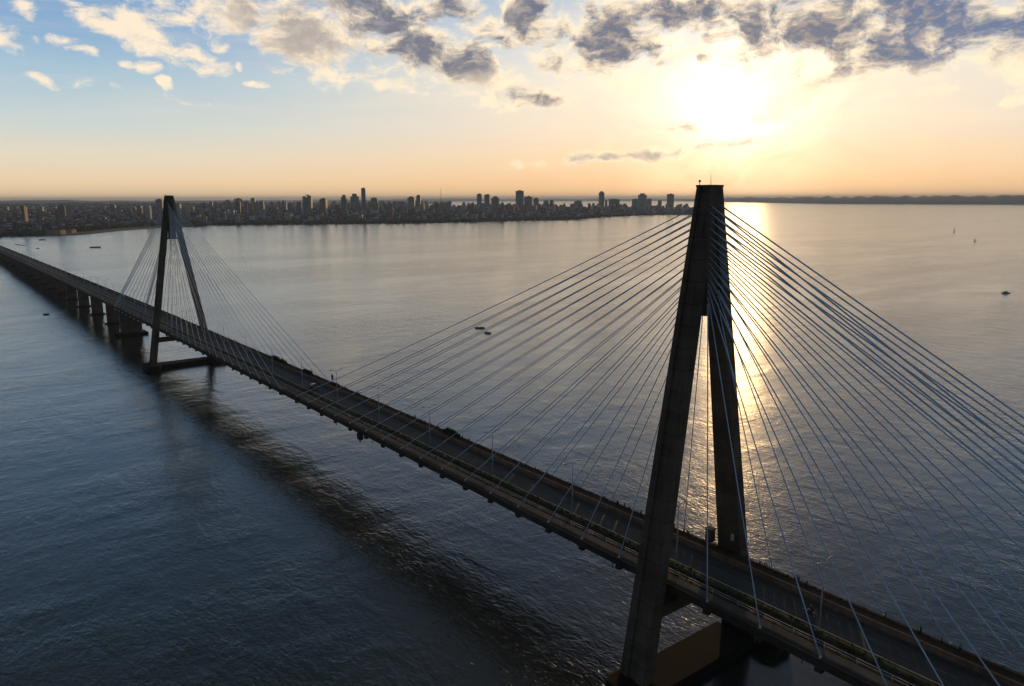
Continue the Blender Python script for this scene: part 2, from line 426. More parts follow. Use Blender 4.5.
moto = empty('motorcycle', (22.3, .6, ZD-.17), R(180))
tag(moto, 'dark motorcycle carrying a rider on the bridge road right of the near pylon', 'motorcycle')
for x in (-.68,.68):
    bm = NB(); add_tube(bm, (x,-.06,.31), (x,.06,.31), .31, n=20); w_ = obj('wheel', bm, M['rubber'], moto)
    bm = NB(); add_tube(bm, (x,-.065,.31), (x,.065,.31), .19, n=16); obj('rim', bm, M['galv'], w_)
bm = NB(); add_loft(bm, [[(x, wy*math.cos(a), z+hz*math.sin(a)) for a in [i*math.pi/4 for i in range(8)]] for x, z, wy, hz in ((-.75,.82,.06,.05),(-.35,.74,.14,.08),(.0,.76,.13,.1),(.3,.86,.17,.15),(.48,.86,.07,.08))]); obj('tank_and_seat', bm, M['dark_paint'], moto)
bm = NB(); add_box(bm, -.22, .25, -.13, .13, .3, .68); obj('engine', bm, M['steel'], moto, bevel=.04)
bm = NB(); add_tube(bm, (.68,-.09,.31), (.45,-.07,.98), .025, n=6); add_tube(bm, (.68,.09,.31), (.45,.07,.98), .025, n=6); add_tube(bm, (.42,-.36,1.02), (.42,.36,1.02), .02, n=6); obj('fork_and_handlebar', bm, M['galv'], moto)
bm = NB(); add_tube(bm, (.5,0,.86), (.6,0,.86), .1, .09, n=12); obj('headlight', bm, M['lamp_glass'], moto)
bm = NB(); add_tube(bm, (-.1,-.16,.32), (-.7,-.19,.36), .045, n=8); obj('exhaust', bm, M['steel'], moto)
# rider: one skinned figure
def figure(name, V, E_, rad, mat):
    me = bpy.data.meshes.new(name); me.from_pydata(V, E_, []); o = bpy.data.objects.new(name, me); C.objects.link(o)
    me.materials.append(mat)
    sk = o.modifiers.new('skin', 'SKIN')
    for i, r in enumerate(rad):
        me.skin_vertices[0].data[i].radius = (r, r) if not isinstance(r, tuple) else r
    me.skin_vertices[0].data[0].use_root = True
    sb = o.modifiers.new('sub', 'SUBSURF'); sb.levels = 2; sb.render_levels = 2
    return o
V = [(-.28,0,.88),(-.2,0,1.08),(-.1,0,1.32),(-.07,0,1.46),(-.05,0,1.53),(-.03,0,1.66),
     (-.1,.19,1.4),(.1,.27,1.2),(.36,.3,1.06),(-.1,-.19,1.4),(.1,-.27,1.2),(.36,-.3,1.06),
     (-.26,.1,.86),(.12,.2,.78),(-.04,.19,.4),(.1,.2,.33),(-.26,-.1,.86),(.12,-.2,.78),(-.04,-.19,.4),(.1,-.2,.33)]
Ed = [(0,1),(1,2),(2,3),(3,4),(4,5),(2,6),(6,7),(7,8),(2,9),(9,10),(10,11),(0,12),(12,13),(13,14),(14,15),(0,16),(16,17),(17,18),(18,19)]
rad = [.14,(.15,.13),(.17,.13),.08,.06,.1,.075,.05,.035,.075,.05,.035,.1,.075,.05,.035,.1,.075,.05,.035]
per = figure('person', V, Ed, rad, M['cloth']); per.location = (22.3,.6,ZD-.17); per.rotation_euler = (0,0,R(180))
tag(per, 'rider in dark clothes sitting astride the motorcycle on the bridge road', 'person')
bm = NB(); bmesh.ops.create_uvsphere(bm, u_segments=16, v_segments=10, radius=.145, matrix=Matrix.Translation((-.02,0,1.67)))
for f in bm.faces: f.smooth = True
obj('helmet', bm, M['dark_paint'], per)
bm = NB(); add_box(bm, .075, .125, -.085, .085, 1.63, 1.72); obj('face', bm, M['skin'], per, bevel=.02)
for s in (-1, 1):
    bm = NB()
    for q in range(4): add_tube(bm, (.345+q*.02, s*(.30+.012*q), 1.055), (.41, s*(.305+.018*q), 1.045), .012, .010, n=6)
    add_tube(bm, (.35, s*.27, 1.05), (.4, s*.262, 1.03), .013, .010, n=6)
    obj('hand', bm, M['skin'], per)

# roadside sign on the far edge
sg = empty('road_sign', (-167.5, 8.35, ZD+.2)); tag(sg, 'small blue sign board on a post at the far edge of the deck, mid span', 'sign')
bm = NB(); add_tube(bm, (0,0,0), (0,0,1.9), .06, n=6); obj('post', bm, M['galv'], sg)
bm = NB(); add_box(bm, -.75, .75, -.05, .05, 1.4, 3.2); obj('board', bm, M['sign_blue'], sg)
bm = NB(); add_box(bm, -.82, -.755, -.06, .06, 1.33, 3.27); add_box(bm, .755, .82, -.06, .06, 1.33, 3.27); add_box(bm, -.755, .755, -.06, .06, 3.203, 3.27); add_box(bm, -.755, .755, -.06, .06, 1.33, 1.397); obj('frame', bm, M['hull_white'], sg)
bm = NB()
for i in range(90): tuft(bm, -164.5+random.gauss(0,1.4), random.uniform(7.6,8.6), ZD+.15, random.uniform(.5,1.1), n=7, w=.14)
tag(obj('dry_bush', bm, simple('rusty_bush', (.16,.055,.02), .9, .4, 1.)), 'rust brown dry bush on the deck edge beneath the blue sign', 'bush')
# ------------------------------------------------------------------ boats
def hull(bm, L, B, D, z=0.0, bow=.35):
    st = [(-.5,.75,.9),(-.3,.95,1),(0,1,1),(.25,.8,1.05),(.42,.4,1.15),(.5,.03,1.3)]
    rings = []
    for t, w, h in st:
        x = t*L; b = B/2*w
        rings.append([(x,-b,z+D*h),(x,-b*.75,z-.15*D),(x,0,z-.3*D),(x,b*.75,z-.15*D),(x,b,z+D*h)])
    vr = [[bm.verts.new(p) for p in r] for r in rings]
    for A, Bv in zip(vr, vr[1:]):
        for i in range(4): bm.faces.new((A[i], A[i+1], Bv[i+1], Bv[i]))
        bm.faces.new((A[4], A[0], Bv[0], Bv[4]))
    bm.faces.new(vr[0])
wake_mat, wt, wb = new_mat('wake_foam'); wb.inputs['Base Color'].default_value = (.35,.36,.36,1); wb.inputs['Roughness'].default_value = .6
gp = wt.add('ShaderNodeTexCoord').outputs['Object']
wb_a = wt.mr(wt.noise(wt.mapv(gp, sc=(.25,1.2,1)), 1., 5, .65), .5, .62, 0, .7)
wt.l.new(wb_a, wb.inputs['Alpha'])
def small_boat(name, u, v, L, B, label, cat, head, colour='hull', cabin=False, people=0, wake=0):
    p = on_water(u, v); o = empty(name, (p.x, p.y, 0), head); tag(o, label, cat)
    bm = NB(); hull(bm, L, B, .75 if L < 12 else 1.6); obj('hull', bm, M[colour], o)
    bm = NB(); 
    for t in (-.25, 0, .2): add_box(bm, L*t-.15, L*t+.15, -B*.4, B*.4, .5, .62) 
    obj('bench', bm, M['steel'], o)
    if cabin:
        h = .16*L if L < 12 else .1*L
        bm = NB(); add_loft(bm, [[(-L*.3,-B*.36,.6),(L*.18,-B*.36,.6),(L*.18,B*.36,.6),(-L*.3,B*.36,.6)],[(-L*.26,-B*.3,.7+h),(L*.08,-B*.3,.7+h),(L*.08,B*.3,.7+h),(-L*.26,B*.3,.7+h)]]); cb = obj('cabin', bm, M['hull_white'], o)
        bm = NB(); add_box(bm, -L*.2, L*.05, -B*.355, B*.355, .6+h*.45, .6+h*.8); obj('window', bm, M['glass'], cb)
    if wake:
        bm = NB(); n = 10
        for s in (-1, 1):
            for i in range(n):
                a, b = i/n*wake, (i+1)/n*wake
                bm.faces.new([bm.verts.new(q) for q in ((-L*.4-a, s*(B*.3+a*.09), .03),(-L*.4-b, s*(B*.3+b*.09), .03),(-L*.4-b, s*(B*.3+b*.09+1.+b*.05), .03),(-L*.4-a, s*(B*.3+a*.09+.8), .03))])
        obj('wake', bm, wake_mat, o)
    return o
small_boat('motor_boat', 1006, 293.3, 7.5, 2.8, 'pale motor boat with a wake on the open river near the right edge', 'boat', YAW-R(90), 'hull_white', cabin=True, wake=36)
a_ = small_boat('rowing_boat', 479.8, 328.2, 6.2, 2.0, 'small dark boat on the river between the pylons, the left one of the pair', 'boat', YAW+R(95), 'hull')
b_ = small_boat('rowing_boat', 487.6, 333.3, 4.8, 2.2, 'small dark boat on the river between the pylons, the right one of the pair', 'boat', YAW+R(60), 'hull')
def sitter(name, o, x, label, group=None):
    V = [(0,0,.62),(0,0,.85),(.02,0,1.1),(.02,0,1.22),(.03,0,1.3),(.03,0,1.4),(.05,.2,1.12),(.2,.26,.92),(.4,.2,.85),(.05,-.2,1.12),(.2,-.26,.92),(.4,-.2,.85),(0,.1,.6),(.42,.12,.58),(.45,.12,.2),(0,-.1,.6),(.42,-.12,.58),(.45,-.12,.2)]
    Ee = [(0,1),(1,2),(2,3),(3,4),(4,5),(2,6),(6,7),(7,8),(2,9),(9,10),(10,11),(0,12),(12,13),(13,14),(0,15),(15,16),(16,17)]
    rd_ = [.15,(.15,.13),(.18,.13),.08,.08,.11,.08,.055,.04,.08,.055,.04,.11,.08,.055,.11,.08,.055]
    f = figure(name, V, Ee, rd_, M['cloth']); f.location = o.location + Vector((math.cos(o.rotation_euler.z), math.sin(o.rotation_euler.z), 0))*x; f.rotation_euler = o.rotation_euler
    tag(f, label, 'person')
sitter('person', a_, -1.5, 'dark figure sitting in the left one of the two small boats')
sitter('person', b_, -.3, 'dark figure sitting in the right one of the two small boats')
small_boat('barge', 95.5, 247.5, 18, 7, 'long dark barge lying on the river left of the far pylon', 'barge', YAW-R(84), 'hull')
small_boat('river_boat', 42.5, 240, 13, 5, 'dark boat close to the far bank at the left, largest of four there', 'boat', YAW-R(90), 'hull')
small_boat('river_boat', 37.5, 248.6, 10, 4, 'small dark boat just above the far end of the bridge deck', 'boat', YAW+R(50), 'hull')
small_boat('river_boat', 17.5, 244.8, 9, 3.4, 'tiny boat at the far left of the river, left of a similar one', 'boat', YAW-R(80), 'hull')
small_boat('river_boat', 22.8, 245.3, 9, 3.4, 'tiny boat at the far left of the river, right of a similar one', 'boat', YAW-R(80), 'hull')
small_boat('rowing_boat', 46.5, 314.6, 4.4, 2.0, 'lone small dark boat on the water left of the bridge piers', 'boat', YAW-R(88), 'hull')
def sail_boat(u, v, h, label, head):
    p = on_water(u, v); o = empty('sailing_boat', (p.x, p.y, 0), head); tag(o, label, 'sailing boat')
    bm = NB(); hull(bm, h*.7, h*.22, .9); obj('hull', bm, M['hull'], o)
    bm = NB(); add_tube(bm, (h*.05,0,.5), (h*.05,0,h), .12, .06, n=6); add_tube(bm, (h*.05,0,1.7), (-h*.3,0,1.7), .09, n=6); obj('mast', bm, M['galv'], o)
    bm = NB(); add_loft(bm, [[(0,-.04,1.9),(0,.04,1.9),(-h*.28,.3,1.9),(-h*.28,.22,1.9)],[(0,-.04,h*.96),(0,.04,h*.96),(-.3,.06,h*.96),(-.3,.02,h*.96)]]); obj('sail', bm, M['sail'], o)
sail_boat(954.2, 232.2, 13, 'dark sailing boat far out on the right of the river, taller and farther of two', YAW-R(50))
sail_boat(975, 241.4, 6.5, 'smaller nearer sailing boat of the two far out on the right of the river', YAW-R(80))

# ------------------------------------------------------------------ far land
SHORE = [(-700,262),(-400,250),(-150,240),(0,236.6),(78,235.3),(117,231.2),(152,228.4),(195,227),(210,225.5),(300,224.7),(400,223.5),(440,222.8),(491,221.5),(541,220.3),(575,219.7),(590,218.4),(602,217.2),(643,215.2),(694,214.7),(720,211)]
def shore_r(u):
    v = lerp_tab(SHORE, u); p = on_water(u, v); return (p-Vector((CAM.x,CAM.y,0))).length
BACK = [(-700,9500),(300,9500),(420,8000),(470,6200),(560,5600),(600,5300),(690,5600),(720,5300)]
def hnoise(x, y):
    return math.sin(x*.0011+1.3)*math.cos(y*.0013+.4)+.5*math.sin(x*.0031+y*.0023)+.25*math.sin(x*.0071-y*.0061+2)
def ground(u, r):
    rs = shore_r(u); s = r-rs
    if s < 0: return -3
    beach = 140 if 40 < u < 190 else 30
    z = .8+min(s, beach)*.012
    t = max(0, min(1, (s-beach)/900)); z += 22*t*t*(3-2*t)
    if u < 460:
        t = max(0, min(1, (s-1200)/5500)); z += lerp_tab([(-700,30),(200,22),(330,14),(460,4)], u)*t
    z += 3*hnoise(r*math.cos(heading(u)), r*math.sin(heading(u)))*min(1, s/900)
    rb = lerp_tab(BACK, u); e = rb-r
    if e < 500: z = z*max(0, e/500)-2*(1-max(0, e/500))
    return z
land, lt, lb_ = new_mat('shore_land')
gp = lt.add('ShaderNodeNewGeometry').outputs['Position']
n1 = lt.noise(gp, .004, 6, .65); n2 = lt.noise(gp, .03, 5, .6)
col = lt.mix(lt.mr(n1, .4, .6), (.035,.045,.02,1), (.085,.075,.045,1)); col = lt.mix(lt.mr(n2, .55, .7), col, (.12,.10,.075,1))
sz = lt.add('ShaderNodeSeparateXYZ'); lt.l.new(gp, sz.inputs[0])
col = lt.mix(lt.mr(sz.outputs[2], 1.2, 3.2, 1, 0), col, (.16,.09,.045,1))
lt.l.new(col, lb_.inputs['Base Color']); lb_.inputs['Roughness'].default_value = 1
bm = NB(); cols = []
us = list(range(-700, 0, 25))+list(range(0, 721, 6))
for u in us:
    rs = shore_r(u); rb_ = lerp_tab(BACK, u); az = heading(u); row = []
    for i in range(46):
        t = i/45; r = rs-25+(rb_-rs+25)*(t**1.7); row.append(bm.verts.new(polar(az, r, ground(u, r))))
    cols.append(row)
for A, B in zip(cols, cols[1:]):
    for i in range(45):
        f = bm.faces.new((A[i], A[i+1], B[i+1], B[i])); f.smooth = True
tag(obj('city_shore', bm, land), kind='structure')
# sand spit in front of the city
def spit(u0, u1, v0, v1):
    bm = NB(); n = 24; A = []; B = []
    for i in range(n+1):
        t = i/n; u = u0+(u1-u0)*t; w = (1-t)**.6
        a = on_water(u, v0); b = on_water(u, v0-(v0-v1)*w); A.append(bm.verts.new((a.x,a.y,.02))); B.append(bm.verts.new((b.x,b.y,.5)))
    for i in range(n): bm.faces.new((A[i], A[i+1], B[i+1], B[i]))
    return obj('sand_spit', bm, land)
tag(spit(520, 587, 220.8, 219.2), kind='structure')

hill, ht, hb = new_mat('far_bank_woods')
gp = ht.add('ShaderNodeNewGeometry').outputs['Position']
hc = ht.mix(ht.mr(ht.noise(gp, .006, 6, .7), .35, .65), (.02,.03,.014,1), (.06,.06,.035,1))
ht.l.new(hc, hb.inputs['Base Color']); hb.inputs['Roughness'].default_value = 1
def bank(name, us, rf, hf, depth=2500):
    bm = NB(); cols = []
    for i, u in enumerate(us):
        az = heading(u); r0 = rf(u); row = []
        for j, (s, hh) in enumerate(((-20,-2),(0,.3),(60,.25),(250,.5),(600,.85),(1100,1),(depth,.9),(depth+900,-.1))):
            z = hh if j < 2 else hf(u)*hh*(1+.10*hnoise(u*190+j*300, u*90)+.07*math.sin(u*1.7+j)+.06*math.sin(u*.63+j*2))
            row.append(bm.verts.new(polar(az, r0+s, z)))
        cols.append(row)
    for A, B in zip(cols, cols[1:]):
        for i in range(7):
            f = bm.faces.new((A[i], A[i+1], B[i+1], B[i])); f.smooth = True
    return tag(obj(name, bm, hill), kind='structure')
def r_of(u, v): return (on_water(u, v)-Vector((CAM.x,CAM.y,0))).length
FB = [(600,199.7),(700,201.6),(742,202.4),(815,203.6),(832,203.9),(1024,204.6),(1500,207)]
bank('far_river_bank', [640+6*i for i in range(150)], lambda u: min(r_of(u, lerp_tab(FB, u)), 24000), lambda u: lerp_tab([(640,50),(700,70),(740,88),(1024,99),(1540,95)], u))
bank('distant_river_bank', [380+8*i for i in range(42)], lambda u: 24500, lambda u: lerp_tab([(380,72),(560,70),(720,60)], u)*(1+.05*math.sin(u*.3)), 3000)
bank('distant_hills', [-700+12*i for i in range(97)], lambda u: 13000, lambda u: 62+9*math.sin(u*.011+1)+5*math.sin(u*.037), 4000)
bank('distant_ridge', [-700+16*i for i in range(76)], lambda u: 26000, lambda u: 72+12*math.sin(u*.013+2)+6*math.sin(u*.031), 4000)

# ------------------------------------------------------------------ city
def facade(name, col, win=(.03,.035,.045), lit=False):
    mt, t, b = new_mat(name); g = t.add('ShaderNodeNewGeometry').outputs['Position']; oi = t.add('ShaderNodeObjectInfo')
    s = t.add('ShaderNodeSeparateXYZ'); t.l.new(g, s.inputs[0])
    a = t.math('FRACT', t.math('DIVIDE', t.math('ADD', s.outputs[0], s.outputs[1]), 4.2)); z = t.math('FRACT', t.math('DIVIDE', s.outputs[2], 3.1))
    w = t.math('MULTIPLY', t.math('GREATER_THAN', a, .42), t.math('GREATER_THAN', z, .45))
    base = t.mix(oi.outputs['Random'], c4(col), c4([x*.6 for x in col]))
    dirt = t.noise(g, .05, 4, .6); base = t.mix(t.mr(dirt, .4, .7, 0, .4), base, c4([x*.5 for x in col]))
    base = t.mix(t.math('MULTIPLY', w, .8), base, c4(win))
    t.l.new(base, b.inputs['Base Color']); b.inputs['Roughness'].default_value = .6
    return mt
FAC = [facade('facade_cream', (.50,.48,.46)), facade('facade_white', (.68,.68,.70)), facade('facade_grey', (.34,.36,.39)), facade('facade_brick', (.36,.22,.18)), facade('facade_ochre', (.56,.40,.25)), facade('facade_blue', (.27,.33,.43))]
ROOF = simple('roof_slab', (.16,.15,.15), .9, .3, .1)
def building(u, r, width, depth, top_z, mat, label, group=None, parts=True, spire=0, twin=False, rz=None, name='apartment_tower', setback=.0):
    g = ground(u, r)-1.5; p = polar(heading(u), r, 0); h = top_z-g
    o = empty(name, (p.x, p.y, g), heading(u)+(R(random.uniform(-25, 25)) if rz is None else rz)); tag(o, label, 'building', group)
    bm = NB(); hh = h*(1-setback)
    if twin:
        for s in (-1, 1): add_box(bm, -depth/2, depth/2, s*width*.29-width*.21, s*width*.29+width*.21, 0, hh*(1 if s < 0 else .96))
        add_box(bm, -depth*.3, depth*.3, -width*.079, width*.079, 0, hh*.9)
    else: add_box(bm, -depth/2, depth/2, -width/2, width/2, 0, hh)
    # balcony slabs
    w = obj('wall', bm, mat, o)
    bm = NB(); z = 6
    while z < hh*.95 and not twin: add_box(bm, -depth/2-.9, -depth/2-.02, -width*.3, width*.1, z, z+.9); z += 6.2
    if not twin: obj('balcony', bm, ROOF, w)
    else: bm.free()
    bm = NB()
    if setback: add_box(bm, -depth*.3, depth*.3, -width*.27, width*.27, hh+.01, h)
    else: add_box(bm, -depth*.2, depth*.2, -width*.2, width*.15, hh+.01, hh+4)
    add_box(bm, -depth/2-.2, depth/2+.2, -width/2-.2, width/2+.2, hh*1.0+.02, hh+.7) if not twin else None
    obj('roof', bm, ROOF, o)
    if spire:
        bm = NB(); add_tube(bm, (0,0,h), (0,0,h+spire), .7, .25, n=6); obj('antenna', bm, M['steel'], o)
    return o
def top_at(u, v, r): return CAM.z + ray(u, v).z/math.hypot(ray(u, v).x, ray(u, v).y)*r
TW = [ # u, top v, width px, extra distance behind the shore, facade, label
 (238.7,199.0,6,900,2,'broad grey apartment tower, first tall block right of the far pylon in the skyline',{}),
 (228,200.5,4.5,1100,0,'narrow pale tower just left of the broad grey block right of the far pylon',{}),
 (253.7,198.4,4,1200,1,'slim white tower a little right of the broad grey block near the far pylon',{}),
 (308,195.6,8.5,900,2,'pair of joined grey towers standing above the middle of the left skyline',dict(twin=True)),
 (324,199,6,500,4,'ochre tower block just right of the joined twin towers',{}),
 (344.5,194.8,5,900,3,'reddish brown tower with a stepped top left of the tallest dark tower',dict(setback=.12)),
 (355,193.7,8,1000,2,'wide dark tower with stepped top immediately left of the tallest slim tower',dict(setback=.15)),
 (364,188.4,4.2,700,5,'tallest slim dark tower of the left part of the skyline',{}),
 (374.5,198.2,6.5,900,0,'squat tower immediately right of the tallest slim dark tower',{}),
 (411.5,196.4,7,1300,2,'wide grey tower, left one of two left of the lattice mast',dict(setback=.1)),
 (418.8,195.6,4,1200,5,'narrow tower, right one of two left of the lattice mast',{}),
 (479.4,193.5,5,1100,2,'dark tower with a flat top, leftmost of the three right of the lattice mast',dict(setback=.05)),
 (487.5,194.8,5.5,1000,2,'dark tower in the middle of the three right of the lattice mast',{}),
 (495.4,196.2,7,800,5,'broad dark tower, rightmost of the three right of the lattice mast',dict(setback=.12)),
 (519.7,190.3,8,1100,2,'broadest tall dark tower of the skyline with a spire and a crown slab on top',dict(spire=12,setback=.04)),
 (528.6,196.8,8,1000,5,'dark block leaning close against the right side of the spired tower',{}),
 (536,198.4,5,900,2,'small tower second to the right of the spired tower',{}),
 (546,201,4.5,900,0,'low block right of the spired tower, left one of a small pair',{}),
 (551.7,200.6,3.5,900,3,'low block right of the spired tower, right one of a small pair',{}),
 (578,201.2,7,1200,2,'low wide block standing alone left of the slender lone tower',{}),
 (601.3,191.2,4.6,1200,3,'slender lone tall tower halfway between spired tower and near pylon',dict(setback=.08)),
 (606,200.6,2.5,1100,5,'small slim block touching the right side of the slender lone tower',{}),
 (614,199.4,11,1100,2,'wide flat-topped slab right of the slender lone tower',{}),
 (635,199.3,6,1100,5,'medium tower left of the stepped tower near the near pylon',{}),
 (642,193.3,8,1000,2,'stepped twin-topped tower, tallest of the cluster left of the near pylon',dict(setback=.1)),
 (648.5,199,5,900,0,'shorter tower close right of the stepped tower near the near pylon',{}),
 (659.6,200.6,3.6,900,4,'little tower between the stepped tower and the last block by the near pylon',{}),
 (670,194.2,6.3,1000,3,'last tall block of the skyline beside the near pylon',{}),
 (160,199.5,5.5,1300,2,'grey tower seen just left of the top of the far pylon',{}),
 (178.7,204,4,900,4,'sunlit ochre block seen just right of the top of the far pylon',{}),
 (145.8,208,4.5,900,4,'sunlit ochre block left of the grey tower beside the far pylon',{}),
 (139.5,206,4,1000,2,'dark slim block left of the sunlit ochre block beside the far pylon',{}),
 (118,208,5,900,0,'pale block standing alone on the left part of the far shore',{}),
 (70,209.8,4.5,1500,3,'orange brick house block near the left edge of the city',{}),
]
for u, v, wpx, ds, fi, lb, kw in TW:
    r = shore_r(u)+ds; building(u, r, wpx/F*r*.96, random.uniform(.8,1.1)*min(wpx/F*r, 24), top_at(u, v, r), FAC[fi], lb, **kw)
# mast
p = polar(heading(441.2), shore_r(441.2)+1200); g = ground(441.2, shore_r(441.2)+1200)
o = empty('radio_mast', (p.x, p.y, g)); tag(o, 'thin lattice radio mast standing above the middle of the city skyline', 'mast')
r = shore_r(441.2)+1200; hh = top_at(441.2, 188, r)-g
bm = NB()
for a in range(3):
    c, s = math.cos(a*2.094), math.sin(a*2.094); add_tube(bm, (2*c,2*s,0), (.5*c,.5*s,hh), .5, .4, n=5)
    for i in range(12):
        z0, z1 = hh*i/12, hh*(i+1)/12; f0, f1 = 2-1.5*i/12, 2-1.5*(i+1)/12; c2, s2 = math.cos((a+1)*2.094), math.sin((a+1)*2.094)
        add_tube(bm, (f0*c,f0*s,z0), (f1*c2,f1*s2,z1), .25, n=4)
obj('lattice', bm, M['steel'], o)
# the mass of mid-rise blocks: one object each
protos = []
for i in range(6):
    bm = NB(); add_box(bm, -.5,.5,-.5,.5,0,1); add_box(bm, -.2,.25,-.25,.1,1.0,1.08)
    if i % 2: add_box(bm, -.52,-.501,-.3,.1,.1,.93)
    me = bpy.data.meshes.new('apartment_block'); bmesh.ops.recalc_face_normals(bm, faces=bm.faces); bm.to_mesh(me); bm.free(); me.materials.append(FAC[i]); protos.append(me)
DENS = [(0,.12),(90,.25),(150,.35),(200,.8),(260,1),(420,1),(480,.9),(560,.55),(600,.5),(680,.45)]
n = 0
while n < 285:
    u = random.uniform(2, 688)
    if random.random() > lerp_tab(DENS, u): continue
    rs = shore_r(u); s = random.triangular(350, 2600, 900)
    if u > 470: s = random.triangular(150, 1700, 600)
    r = rs+s; g = ground(u, r)
    if g < 2: continue
    o = bpy.data.objects.new('apartment_block', random.choice(protos)); C.objects.link(o)
    p = polar(heading(u), r, g-1); hgt = random.triangular(14, 62 if 190 < u < 560 else 34, 22)
    vtop = top_at(u, lerp_tab([(0,206),(180,205),(215,201.5),(450,201.5),(480,203.5),(690,204.5)], u), r)
    hgt = max(12, min(80, vtop-g+3-abs(random.gauss(0, 13))))
    o.location = p; o.scale = (random.uniform(8,17), random.uniform(8,19), hgt); o.rotation_euler = (0,0,heading(u)+R(random.uniform(-30,30)))
    tag(o, 'mid-rise apartment block, one of the crowd filling the city on the far shore', 'building', 'mid-rise blocks of the far city'); n += 1
# house roofs and walls: countless
HM = [simple('house_white', (.5,.49,.47), .8, .3, .02, coord='Object'), simple('house_grey', (.22,.22,.24), .8, .3, .02), simple('tile_roof', (.24,.10,.06), .9, .3, .02), simple('tin_roof', (.36,.38,.42), .5, .3, .02), simple('house_dark', (.09,.085,.085), .9, .3, .02)]
bm = NB()
for _ in range(6500):
    u = random.uniform(-350, 690) if random.random() < .85 else random.uniform(0, 250)
    rs = shore_r(u); beach = 260 if 40 < u < 200 else 60
    s = beach+abs(random.gauss(0, 1))*(1700 if u < 450 else 900)
    r = rs+s
    if r > lerp_tab(BACK, u)-600: continue
    g = ground(u, r); p = polar(heading(u), r, g-1); a = R(random.uniform(0, 90)); w, d, h = random.uniform(7,20), random.uniform(7,15), random.uniform(4,11)+1
    if 190 < u < 690 and random.random() < .3: h = random.uniform(12, 30); w, d = random.uniform(8,15), random.uniform(8,14)
    k = random.choices((0,1,2,3,4), (4,4,2,2,5))[0]; mtx = Matrix.Translation(p) @ Matrix.Rotation(a, 4, 'Z')
    add_box(bm, -w/2,w/2,-d/2,d/2,0,h, mi=k, mtx=mtx)
    rf = random.choice((2,2,3,4,1)); q = [mtx @ Vector(c) for c in ((-w/2-.4,-d/2-.4,h+.02),(w/2+.4,-d/2-.4,h+.02),(w/2+.4,d/2+.4,h+.02),(-w/2-.4,d/2+.4,h+.02),(-w/2,0,h+d*.22),(w/2,0,h+d*.22))]
    vv = [bm.verts.new(c) for c in q]
    for f in ((0,1,5,4),(2,3,4,5),(0,4,3),(1,2,5),(3,2,1,0)): bm.faces.new([vv[i] for i in f]).material_index = rf
tag(obj('distant_houses', bm, HM), 'countless small houses spread over the far city shore', 'houses', kind='stuff')
# big sheds and the lit waterfront building
p = None
for i, (u, v, w, h, lb) in enumerate(((52,233.6,46,10,'long sunlit orange waterfront hall on the far bank at the left, left one of two'),(61,231.8,60,8,'long sunlit orange waterfront hall on the far bank at the left, right one of two'))):
    r = shore_r(u)+60+70*i; q = polar(heading(u), r, ground(u, r)-.5)
    o = empty('waterfront_hall', q, heading(u)+R(-38)); tag(o, lb, 'building')
    bm = NB(); add_box(bm, -9, 9, -w/2, w/2, 0, h); obj('wall', bm, simple('hall_wall', (.62,.45,.28), .8, .2, .05), o)
    bm = NB(); add_loft(bm, [[(-9.5,y,h+.02),(9.5,y,h+.02),(0,y,h+4)] for y in (-w/2-.5, w/2+.5)]); obj('roof', bm, HM[2], o)
# trees: low-poly leaf clumps
ico = NB(); bmesh.ops.create_icosphere(ico, subdivisions=1, radius=1); IV = [v.co.copy() for v in ico.verts]; IF = [[v.index for v in f.verts] for f in ico.faces]; ico.free()
verts = []; faces = []
def clump(p, rx, rz):
    b = len(verts)
    for v in IV:
        k = random.uniform(.7, 1.25); verts.append((p.x+v.x*rx*k, p.y+v.y*rx*k, p.z+rz*.8+v.z*rz*k))
    faces.extend([[b+i for i in f] for f in IF])
for _ in range(11000):
    u = random.uniform(-350, 700); rs = shore_r(u); beach = 170 if 40 < u < 190 else 12
    if random.random() < .5: s = beach+random.uniform(0, 420)
    else: s = beach+abs(random.gauss(0,1))*(2200 if u < 450 else 1000)
    r = rs+s
    if r > lerp_tab(BACK, u)-500: continue
    h = random.uniform(3, 7.5); clump(polar(heading(u), r, ground(u, r)-1), h*random.uniform(.8,1.5), h)
for _ in range(1500):      # wooded hillside behind the left of the city
    u = random.uniform(-350, 470); r = random.uniform(shore_r(u)+3500, 8800)
    if r > lerp_tab(BACK, u)-300: continue
    clump(polar(heading(u), r, ground(u, r)-2), random.uniform(12,30), random.uniform(5,9))
me = bpy.data.meshes.new('shore_trees'); me.from_pydata(verts, [], faces)
tm, tt, tb = new_mat('tree_foliage'); g = tt.add('ShaderNodeNewGeometry').outputs['Position']
tb.inputs['Roughness'].default_value = 1
tt.l.new(tt.mix(tt.mr(tt.noise(g, .06, 5, .7), .35, .65), (.018,.03,.012,1), (.06,.075,.03,1)), tb.inputs['Base Color'])
me.materials.append(tm); o = bpy.data.objects.new('shore_trees', me); C.objects.link(o); tag(o, 'dark trees massed along the far city shore', 'trees', kind='stuff')

